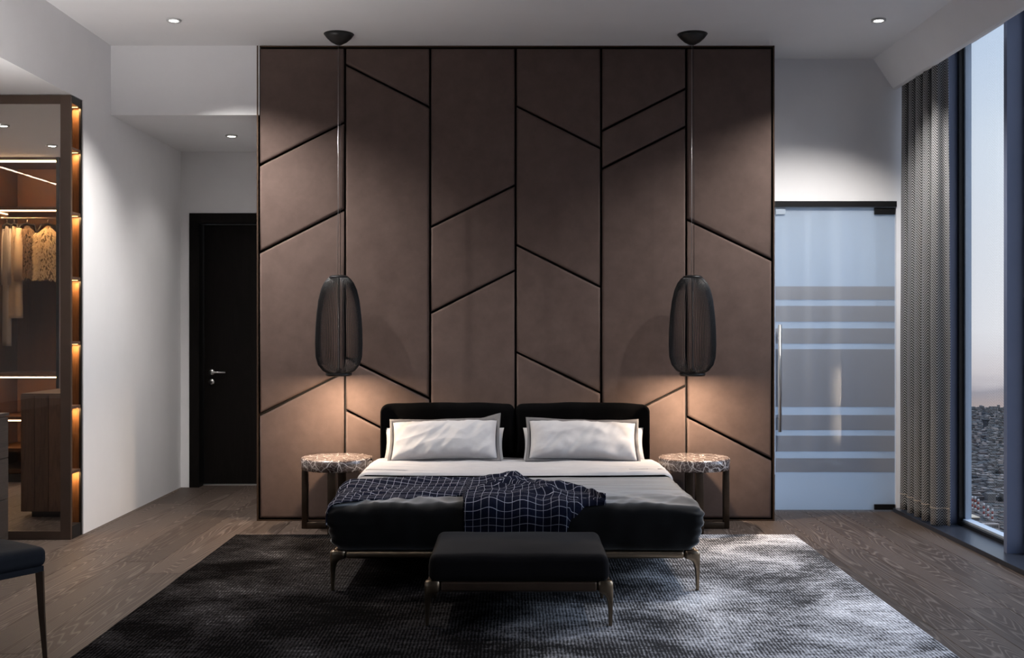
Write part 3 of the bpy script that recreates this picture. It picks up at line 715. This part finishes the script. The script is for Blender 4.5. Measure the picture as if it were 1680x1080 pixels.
# ------------------------------------------------------------------ pendant lamps
PROF = [(.0, .046), (.012, .072), (.035, .112), (.075, .143), (.13, .159), (.22, .1625), (.32, .1600), (.42, .153), (.52, .141), (.595, .124), (.645, .102), (.675, .078), (.695, .052)]
wire_me = tube('wire', [(r_, 0, z) for z, r_ in PROF], .0022, 4, smooth=True); wire_me.materials.append(M['blackmetal'])
def pendant(x, label):
    zb = 1.073
    t = thing('pendant_lamp', label, 'pendant lamp', (x, 7.668, zb), 0, 'wire pendants over the side tables')
    n = 80
    for k in range(n):
        w = obj('wire', wire_me, None, t); w.rotation_euler = (0, 0, 2*math.pi*k/n)
    obj('bottom_ring', lathe('bottom_ring', [(.034, -.006), (.085, -.004), (.092, .010), (.084, .018), (.034, .012)], 48), M['blackmetal'], t)
    obj('top_cap', lathe('top_cap', [(.001, .700), (.040, .700), (.062, .694), (.072, .682), (.060, .680), (.001, .684)], 40), M['blackmetal'], t)
    obj('stem', lathe('stem', [(.020, .012), (.020, .045), (.006, .055), (.006, .684)], 20), M['blackmetal'], t)
    obj('diffuser', lathe('diffuser', [(.001, -.002), (.032, -.002), (.033, .004), (.001, .004)], 28), M['bulb'], t)
    ctop = ZC-zb
    for dx in (-.008, .010):
        obj('cable', tube('cable', [(dx, 0, .699), (dx*.9+.002, 0, 1.2), (dx*.6, 0, ctop-.07)], .0016, 6), M['steel'] if dx < 0 else M['blackmetal'], t)
    obj('canopy', lathe('canopy', [(.001, ctop-.074), (.022, ctop-.073), (.055, ctop-.055), (.085, ctop-.028), (.105, ctop-.001), (.001, ctop-.001)], 44), M['black'], t)
    d = bpy.data.lights.new('lamp', 'AREA'); d.shape = 'DISK'; d.size = .06; d.energy = 13.5; d.color = (1.0, .75, .52)
    lo = bpy.data.objects.new('lamp', d); C.objects.link(lo); lo.parent = t; lo.location = (0, 0, -.007)
    return t
pendant(-1.231, 'black wire cage pendant lamp over the side table left of the bed')
pendant(1.240, 'black wire cage pendant lamp over the side table right of the bed')

# ------------------------------------------------------------------ curtain
cu = []; cuv = []; cf = []
NP, NZ = 240, 60; y0, y1 = 7.555, 8.345; per = 5.0
path = []
for i in range(NP+1):
    t = i/NP; ph_ = 2*math.pi*per*t
    y = y0+(y1-y0)*t + .018*math.sin(2*ph_); x = 2.948 + .048*math.cos(ph_)*(1+.15*math.sin(5*t)) 
    path.append((x, y))
arc = [0]
for a, b in zip(path[:-1], path[1:]): arc.append(arc[-1]+math.hypot(b[0]-a[0], b[1]-a[1]))
for i, (x, y) in enumerate(path):
    for j in range(NZ+1):
        z = .037 + 3.38*j/NZ; t = j/NZ
        f = 1 - .25*t**2; yy = y0 + (y-y0)*(1-.02*t) + .035*max(0, t-.7)*(1-i/NP)
        cu.append((2.948+(x-2.948)*f + .004*noise.noise(Vector((i*.03, z*1.2, 0))), yy, z)); cuv.append((arc[i], z))
for i in range(NP):
    for j in range(NZ):
        a = i*(NZ+1)+j; cf.append((a, a+1, a+NZ+2, a+NZ+1))
cur = obj('curtain', mesh_from('curtain', cu, cf, True, cuv), M['tweed'])
cur.modifiers.new('thickness', 'SOLIDIFY').thickness = .004; cur.modifiers['thickness'].offset = 0
tag(cur, 'floor length black and white herringbone curtain beside the window', 'curtain')
hem = [(x, y) for x, y in path]
hv, hf = [], []
for (x, y) in hem:
    for z in (.155, .159): hv.append((2.948+(x-2.948)*1.0-.0035, y-.0015, z))
for i in range(NP): a = 2*i; hf.append((a, a+1, a+3, a+2))
hm = obj('hem_stitch', mesh_from('hem_stitch', hv, hf, True), M['beige'], cur); hm.modifiers.new('thickness', 'SOLIDIFY').thickness = .002

# ------------------------------------------------------------------ glazed closet partition with lit display shelf
gp = thing('glazed_partition', 'tall brown metal framed glass screen in front of the closet', 'glass partition', (0, 7.272, 0))
px0, px1 = -4.60, -2.945
zt, zb_ = 2.950, 0.0
bar = .069
for nm, b in (('frame_bar', (px1-bar, px1, 0, .022, 0, zt)), ('frame_bar', (px0, px0+bar, 0, .022, 0, zt)), ('frame_bar', (px0+bar, px1-bar, 0, .022, zt-.057, zt)), ('frame_bar', (px0+bar, px1-bar, 0, .022, 0, .057))):
    boxes(nm, [b], M['frame_brown'], gp, .002)
boxes('pane', [(px0+bar, px1-bar, .008, .014, .057, zt-.057)], M['closet_glass'], gp)
def strip_lamp(parent, loc, sx, sy, energy, col=(1.0, .60, .27), aim=(0, 0, -1)):
    d = bpy.data.lights.new('lamp', 'AREA'); d.shape = 'RECTANGLE'; d.size = sx; d.size_y = sy; d.energy = energy; d.color = col
    o = bpy.data.objects.new('lamp', d); C.objects.link(o); o.parent = parent; o.location = loc
    o.rotation_euler = Vector(aim).to_track_quat('-Z', 'Y').to_euler(); return o
ds = thing('display_shelf', 'narrow lit walnut display niche at the end of the white wall', 'shelf', (0, 7.296, 0))
X0, X1, D_ = px1-bar, px1, .174
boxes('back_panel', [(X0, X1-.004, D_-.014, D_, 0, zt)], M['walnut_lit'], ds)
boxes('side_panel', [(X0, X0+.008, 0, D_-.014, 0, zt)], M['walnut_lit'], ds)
boxes('corner_post', [(X1-.012, X1+.002, D_-.030, D_-.012, 0, zt)], M['blackmetal'], ds)
boxes('top_panel', [(X0+.008, X1, 0, D_-.03, zt-.05, zt)], M['blackmetal'], ds)
boxes('bottom_panel', [(X0+.008, X1, 0, D_-.03, 0, .086)], M['blackmetal'], ds)
for z in (2.61, 2.18, 1.747, 1.315, .884, .452):
    s_ = boxes('shelf', [(X0+.008, X1-.002, 0, D_-.031, z-.018, z)], M['walnut'], ds)
    boxes('led_strip', [(X0+.010, X1-.016, D_-.048, D_-.040, z-.022, z-.0185)], M['led'], s_)
    strip_lamp(ds, ((X0+X1)/2, D_-.055, z-.024), .045, .012, .55)
boxes('led_strip', [(X0+.010, X1-.016, D_-.048, D_-.040, zt-.054, zt-.0505)], M['led'], ds)
strip_lamp(ds, ((X0+X1)/2, D_-.055, zt-.057), .045, .012, .55)

# ------------------------------------------------------------------ closet
wd = thing('wardrobe', 'open walnut wardrobe with warm light strips at the back of the closet', 'wardrobe', (0, YW, 0))
wx0, wx1, wdp = -5.9, -4.132, .58
zz = lambda y: CAMZ-(y-CY)*YW/F
wtop = zz(258)
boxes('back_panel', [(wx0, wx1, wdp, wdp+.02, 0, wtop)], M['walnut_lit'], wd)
boxes('side_panel', [(wx1-.024, wx1, 0, wdp, 0, wtop)], M['walnut'], wd)
boxes('side_panel', [(wx0, wx0+.024, 0, wdp, 0, wtop)], M['walnut'], wd)
boxes('divider', [(-4.80, -4.776, .012, wdp, .1, wtop-.03)], M['walnut'], wd)
boxes('divider', [(-5.40, -5.376, .012, wdp, .1, wtop-.03)], M['walnut'], wd)
boxes('plinth', [(wx0+.024, wx1-.024, .03, .06, 0, .075)], M['black'], wd)
boxes('top_panel', [(wx0+.024, wx1-.024, 0, wdp, wtop-.026, wtop)], M['walnut'], wd)
for z, lit in ((zz(343), 1), (zz(617), 1), (zz(688), 1), (zz(740), 0), (zz(775), 0)):
    s_ = boxes('shelf', [(wx0+.024, wx1-.024, .012, wdp, z-.008, z+.022)], M['walnut'], wd)
    if lit:
        boxes('led_strip', [(wx0+.03, wx1-.026, .013, .024, z-.0185, z-.0085)], M['ledhot'], s_)
        boxes('led_strip', [(-4.774, -4.766, .03, .36, z-.016, z-.0085)], M['ledhot'], s_)
boxes('led_strip', [(wx0+.03, wx1-.026, .013, .026, wtop-.042, wtop-.0265)], M['ledhot'], wd)
zr = 2.425
obj('hanging_rod', tube('hanging_rod', [(wx0+.03, .25, zr), (wx1-.026, .25, zr)], .010, 10), M['steel'], wd)
for z, e_ in ((wtop-.044, 9), (zz(343)-.020, 11), (zz(617)-.020, 5), (zz(688)-.020, 4)):
    strip_lamp(wd, ((wx0+wx1)/2, .035, z), 1.66, .012, e_, aim=(0, .25, -1))
boxes('glass_door', [(wx0, wx1-.026, -.008, -.002, .08, wtop-.03)], M['wardrobe_glass'], wd)
boxes('door_edge', [(wx1-.026, wx1, -.010, -.001, .0, wtop)], M['blackmetal'], wd)

def hanger_parts(t, w=.21):
    obj('hanger', tube('hanger', [(0, -w, -.135), (0, -w*.85, -.105), (0, -.06, -.06), (0, 0, -.045), (0, .06, -.06), (0, w*.85, -.105), (0, w, -.135)], [.008, .011, .013, .014, .013, .011, .008], 8), M['black'], t)
    obj('hook', tube('hook', [(0, 0, -.045), (0, 0, -.012), (0, .010, .0), (0, .012, .012), (0, 0, .021), (0, -.012, .014)], .0025, 6), M['steel'], t)
def garment(name, label, x, rz, w, h, m, fur=0, furmat=None, flare=1.1, seed=0, z=zr-.01, depth=.05, drop=.062):
    t = thing(name, label, 'clothing', (x, YW+.25, z), rz, 'garments hanging in the wardrobe')
    hanger_parts(t, w*.42)
    rings = []; NR, NA = 26, 36
    for i in range(NR+1):
        f = i/NR; zz_ = -drop - f*h
        sh = min(1, .34+.66*min(1, f*h/.075)); ww = w/2*sh*(1+(flare-1)*f); dd = depth*(.45+.55*min(1, f/.15))
        ring = []
        for j in range(NA):
            a = 2*math.pi*j/NA; ca, sa = math.cos(a), math.sin(a)
            fold = 1+.22*f*math.sin(5*a+seed)*(0 if fur else 1) + .12*noise.noise(Vector((ca*2+seed, sa*2, f*4)))
            ring.append((dd*sa*fold, ww*math.copysign(abs(ca)**.8, ca)*(1+.05*noise.noise(Vector((f*5, seed, ca)))), zz_-(.035*(ca*ca) if f < .15 else 0)))
        rings.append(ring)
    body = obj('body', loft('body', rings), m, t)
    if fur:                                        # tufts of pile all over the body
        rg_ = random.Random(seed); fv, ff = [], []
        for q in range(fur):
            i, j = rg_.randrange(1, NR), rg_.randrange(NA); p = Vector(rings[i][j]).lerp(Vector(rings[min(i+1, NR)][(j+1) % NA]), rg_.random())
            nrm = Vector((p.x, p.y*.3, 0)).normalized(); ln = .016+.020*rg_.random()
            tip = p + nrm*ln*.8 + Vector((rg_.uniform(-.01, .01), rg_.uniform(-.012, .012), -ln*.8)); sd = Vector((-nrm.y, nrm.x, 0))*.0065
            b = len(fv); fv += [p+sd, p-sd, p+Vector((0, 0, .008)), tip]; ff += [(b, b+1, b+3), (b+1, b+2, b+3), (b+2, b, b+3)]
        fo = obj('pile', mesh_from('pile', fv, ff), furmat or m, t); fo['kind'] = 'stuff'
    else:
        for s in (-1, 1):                          # sleeves
            pts = [(.0, s*w*.40, -drop-.03), (-.01, s*w*.50, -drop-.18), (-.02, s*w*.50, -drop-.38), (-.015, s*w*.49, -drop-min(.55, h*.6))]
            obj('sleeve', tube('sleeve', pts, [.6*depth, .85*depth, .9*depth, .8*depth], 12), m, t)
    return t
garment('robe', 'long beige robe hanging at the left of the wardrobe row', -4.655, R(52), .20, .86, M['beige'], seed=2, depth=.046)
garment('shirt', 'pale grey garment showing below the beige robe in the wardrobe', -4.722, R(60), .12, 1.12, M['greycloth'], seed=5, depth=.022, flare=1.0)
garment('fur_vest', 'shaggy brown fur vest hanging between robe and cream vest', -4.535, R(-62), .20, .50, M['brown_hide'], fur=3200, furmat=M['brown_fur'], seed=8, flare=1.0)
garment('fur_vest', 'curly cream fur vest hanging nearest the wardrobe side', -4.345, R(-55), .22, .50, M['cream_hide'], fur=3200, furmat=M['cream_fur'], seed=13, flare=1.0)

isl = thing('closet_island', 'walnut closet island cabinet with vertical boards on a black plinth', 'cabinet', (0, 8.11, 0))
ix0, ix1, idp = -3.654, -3.14, 1.0
boxes('carcass', [(ix0+.012, ix1-.012, .014, idp-.012, .045, .905)], M['walnut'], isl)
boxes('plinth', [(ix0+.06, ix1-.06, .05, idp-.05, 0, .045)], M['black'], isl)
boxes('top', [(ix0, ix1, 0, idp, .905, .919)], M['walnut'], isl)
nb = 5
for k in range(nb):
    a, b = ix0+(ix1-ix0)*k/nb, ix0+(ix1-ix0)*(k+1)/nb
    box('board', a+.0015, b-.0015, 0, .013, .046, .904, M['walnut'], isl, .0012)
for k in range(8):
    a, b = .014+(idp-.02)*k/8, .014+(idp-.02)*(k+1)/8
    box('board', ix0, ix0+.011, a+.0015, b-.0015, .046, .904, M['walnut'], isl, .0012)

# linear lamp on the closet ceiling (seen mirrored in the wardrobe glass)
ll = thing('linear_ceiling_lamp', 'row of slim light bars on the closet ceiling, seen mirrored in the wardrobe glass', 'ceiling lamp', (-4.9, 8.6, ZL))
boxes('rail', [(-.02, .02, -.85, .85, -.014, -.001)], M['blackmetal'], ll)
for a, b in ((-.84, -.30), (-.22, .30), (.38, .84)):
    boxes('light_bar', [(-.012, .012, a, b, -.020, -.0145)], M['ledbar'], ll)

# ------------------------------------------------------------------ dresser and chair at the left
dr = thing('dresser', 'dark oak drawer dresser at the left edge before the glass screen', 'dresser', (-3.31, 5.95, 0))
dl = 1.22
boxes('carcass', [(-.48, -.022, 0, dl, .02, .83)], M['darkwood'], dr)
boxes('top', [(-.49, .004, -.006, dl, .832, .852)], M['darkwood'], dr, .002)
boxes('plinth', [(-.46, -.05, .03, dl-.03, 0, .02)], M['black'], dr)
for k in range(3):
    z0_ = .026+k*.268
    f = boxes('drawer', [(-.0205, 0, .004, dl-.004, z0_, z0_+.262)], M['darkwood'], dr, .0015)
    boxes('pull_groove', [(.0, .003, .2, dl-.2, z0_+.236, z0_+.242)], M['bronze'], f)

ch = thing('side_chair', 'dark upholstered chair with slim bronze leg at the lower left corner', 'chair', (-2.315, 4.59, 0), 0)
e1 = Vector((.84, -.545, 0)).normalized()          # towards the sitter's front
ch.rotation_euler = (0, 0, math.atan2(e1.y, e1.x))  # local +X = front
sd = .48
def seat_fn(v):
    p = v.copy()
    if v.z > 0: p.z += .018*(1-(v.x/.25)**2)*(1-(v.y/.25)**2)
    return p
obj('seat', rbox('seat', sd, sd, .085, .030, (14, 14, 2), 5, seat_fn), M['chairfab'], ch, (0, 0, .436))
boxes('seat_frame', [(-sd/2+.012, sd/2-.012, -sd/2+.012, sd/2-.012, .372, .398)], M['chairfab'], ch, .004)
for sx in (-1, 1):
    for sy in (-1, 1):
        lp = [(sx*(sd/2-.024), sy*(sd/2-.024), .375), (sx*(sd/2-.018), sy*(sd/2-.018), .2), (sx*(sd/2-.008), sy*(sd/2-.008), 0)]
        obj('leg', tube('leg', lp, [.021, .017, .012], 4, smooth=False), M['bronze'], ch)
def back_fn(v):
    p = v.copy(); p.x -= .12*(v.z+.22) + .10*(v.y/.24)**2*-1; return p
obj('backrest', rbox('backrest', .06, sd, .42, .025, (2, 14, 10), 4, back_fn), M['chairfab'], ch, (-sd/2-.01, 0, .69))
for sy in (-1, 1): obj('back_post', tube('back_post', [(-sd/2+.02, sy*.14, .38), (-sd/2-.01, sy*.14, .52)], .012, 8), M['bronze'], ch)

fp = thing('added_fill_uplight', 'added slim black fill uplight standing left of the viewer, outside the photo', 'added fill lamp', (-2.6, 5.05, 0))  # unseen uplight, added so that its bounce brightens the ceiling
obj('base', lathe('base', [(.001, 0), (.14, 0), (.14, .014), (.02, .022), (.001, .022)], 36), M['blackmetal'], fp)
obj('pole', lathe('pole', [(.011, .02), (.011, 1.78)], 14), M['blackmetal'], fp)
obj('shade', lathe('shade', [(.012, 1.74), (.06, 1.77), (.15, 1.86), (.155, 1.86), (.06, 1.785), (.012, 1.76)], 36), M['blackmetal'], fp)
spot(fp, (0, 0, 1.84), 105, (1.0, .95, .92), R(150), .5, .06, aim=(0, 0, 1))

# ------------------------------------------------------------------ city far below the window
GZ = -200.0
cm = lambda n_, c0, c1, s: mottled(n_, c0, c1, s, .9)
gm = mottled('city_ground', (.020, .020, .019), (.060, .055, .050), .012, .95)
M['bld'] = [mat('pale_facade', (.36, .29, .25), .8), mat('grey_facade', (.13, .112, .10), .8), mat('brown_facade', (.10, .072, .058), .8), mat('dark_facade', (.036, .034, .033), .8), mat('cream_roof', (.62, .48, .34), .8)]
HD = 2750.0
gv = [(-200, 300, GZ), (2600, 300, GZ), (2600, HD, GZ), (-200, HD, GZ)]
tag(obj('city_ground', mesh_from('city_ground', gv, [(0, 1, 2, 3)]), gm), 'hazy city ground far below the window', 'city', kind='stuff')
rc = random.Random(5)
def city_boxes(name, n, mi, hr, wr_, dmin, dmax, label):
    bm = bmesh.new()
    for _ in range(n):
        y = dmin*(dmax/dmin)**rc.random(); x = y*rc.uniform(.36, .52)
        w, d, h_ = rc.uniform(*wr_), rc.uniform(*wr_), rc.uniform(*hr)
        box_bm(bm, x-w/2, x+w/2, y-d/2, y+d/2, GZ, GZ+h_)
    me = bpy.data.meshes.new(name); bm.to_mesh(me); bm.free()
    tag(obj(name, me, M['bld'][mi]), label, 'buildings', kind='stuff')
city_boxes('pale_city_blocks', 900, 0, (2, 9), (2, 7), 1270, HD-60, 'pale distant city blocks outside the window')
city_boxes('grey_city_blocks', 1500, 1, (2, 10), (3, 11), 1265, HD-40, 'grey distant city blocks outside the window')
city_boxes('brown_city_blocks', 1300, 2, (2, 7), (3, 13), 1265, HD-40, 'brown distant city blocks outside the window')
city_boxes('dark_city_blocks', 1800, 3, (1, 6), (5, 20), 1265, HD-40, 'dark low city blocks and trees outside the window')
city_boxes('low_city_sheds', 500, 2, (.3, 1.2), (4, 16), 900, 1265, 'low brown sheds and yards around the power station')
def at_ground(px, py): Y = (CAMZ-GZ)*F/(py-CY); return Vector(((px-CX)*Y/F, Y, GZ))
tw = at_ground(1617, 706); ht = 36*tw.y/F/2*1.0
wt = 9*tw.y/F
tag(obj('city_tower', loft('city_tower', [[(s*wt*x, s*wt*y, z*ht) for x, y in ((-.5, -.5), (.5, -.5), (.5, .5), (-.5, .5))] for s, z in ((.8, 0), (.62, .45), (.8, .8), (1.2, 1.0))], smooth=False), M['bld'][3], None, tw), 'dark tower with flared top standing over the distant city', 'tower')
red = mat('red_band', (.30, .07, .05), .8); wht = mat('white_band', (.55, .50, .48), .8)
band = lambda z0_, z1_, r0: lathe('band', [(r0, z0_), (r0, z1_)], 10)
ORD = ('leftmost', 'second from the left', 'third from the left', 'fourth from the left', 'second from the right', 'rightmost')
for k, (px_, py_, hh) in enumerate(((1595, 836, 22), (1600, 838, 23), (1605, 841, 22), (1614, 848, 22), (1621, 852, 22), (1628, 856, 21))):
    g_ = at_ground(px_, py_); s = g_.y/F; c_ = thing('chimney', 'striped power station chimney outside the window, %s of six' % ORD[k], 'chimney', g_, 0, 'striped power station chimneys')
    for b in range(5):
        obj('band', lathe('band', [(1.7*s, b*hh/5*s), (1.6*s, (b+1)*hh/5*s)], 10), red if b % 2 else wht, c_)
g_ = at_ground(1597, 856); s = g_.y/F
ps = thing('power_station', 'cream roofed power station hall below the striped chimneys', 'building', g_)
boxes('hall', [(-16*s, 10*s, 0, 14*s*2, 0, 6*s)], M['bld'][1], ps); boxes('roof', [(-17*s, 11*s, -1, 14*s*2.1, 6*s, 7*s)], M['bld'][4], ps)
g_ = at_ground(1626, 868); s = g_.y/F
pw = thing('office_block', 'long pale block with dark windows beside the power station', 'building', g_)
boxes('body', [(-14*s, 14*s, 0, 8*s, 0, 8*s)], M['bld'][0], pw)
for k in range(9): boxes('window', [((-12.5+k*2.8)*s, (-11+k*2.8)*s, -.4*s, 0, 1.5*s, 6*s)], M['bld'][3], pw)

# lit office tower behind the viewer, seen mirrored in the glass door
to = thing('office_tower', 'slim office tower with rows of lit windows, mirrored in the frosted door', 'tower', (448, -1500, GZ))
boxes('shaft', [(-9, 9, -9, 9, 0, 158)], M['bld'][1], to)
M['litwin'] = glow('lit_window', (1.0, .80, .58), 16.0)
wme = bpy.data.meshes.new('window'); wb = bmesh.new(); box_bm(wb, -1.15, 1.15, 0, .4, -1.6, 1.6); wb.to_mesh(wme); wb.free(); wme.materials.append(M['litwin'])
rw_ = random.Random(4)
for r_ in range(15):
    for c_ in range(4):
        if r_ in (5, 6) or rw_.random() < .08: continue
        obj('window', wme, None, to, (-4.8+3.2*c_, 9, 50+r_*6.6))
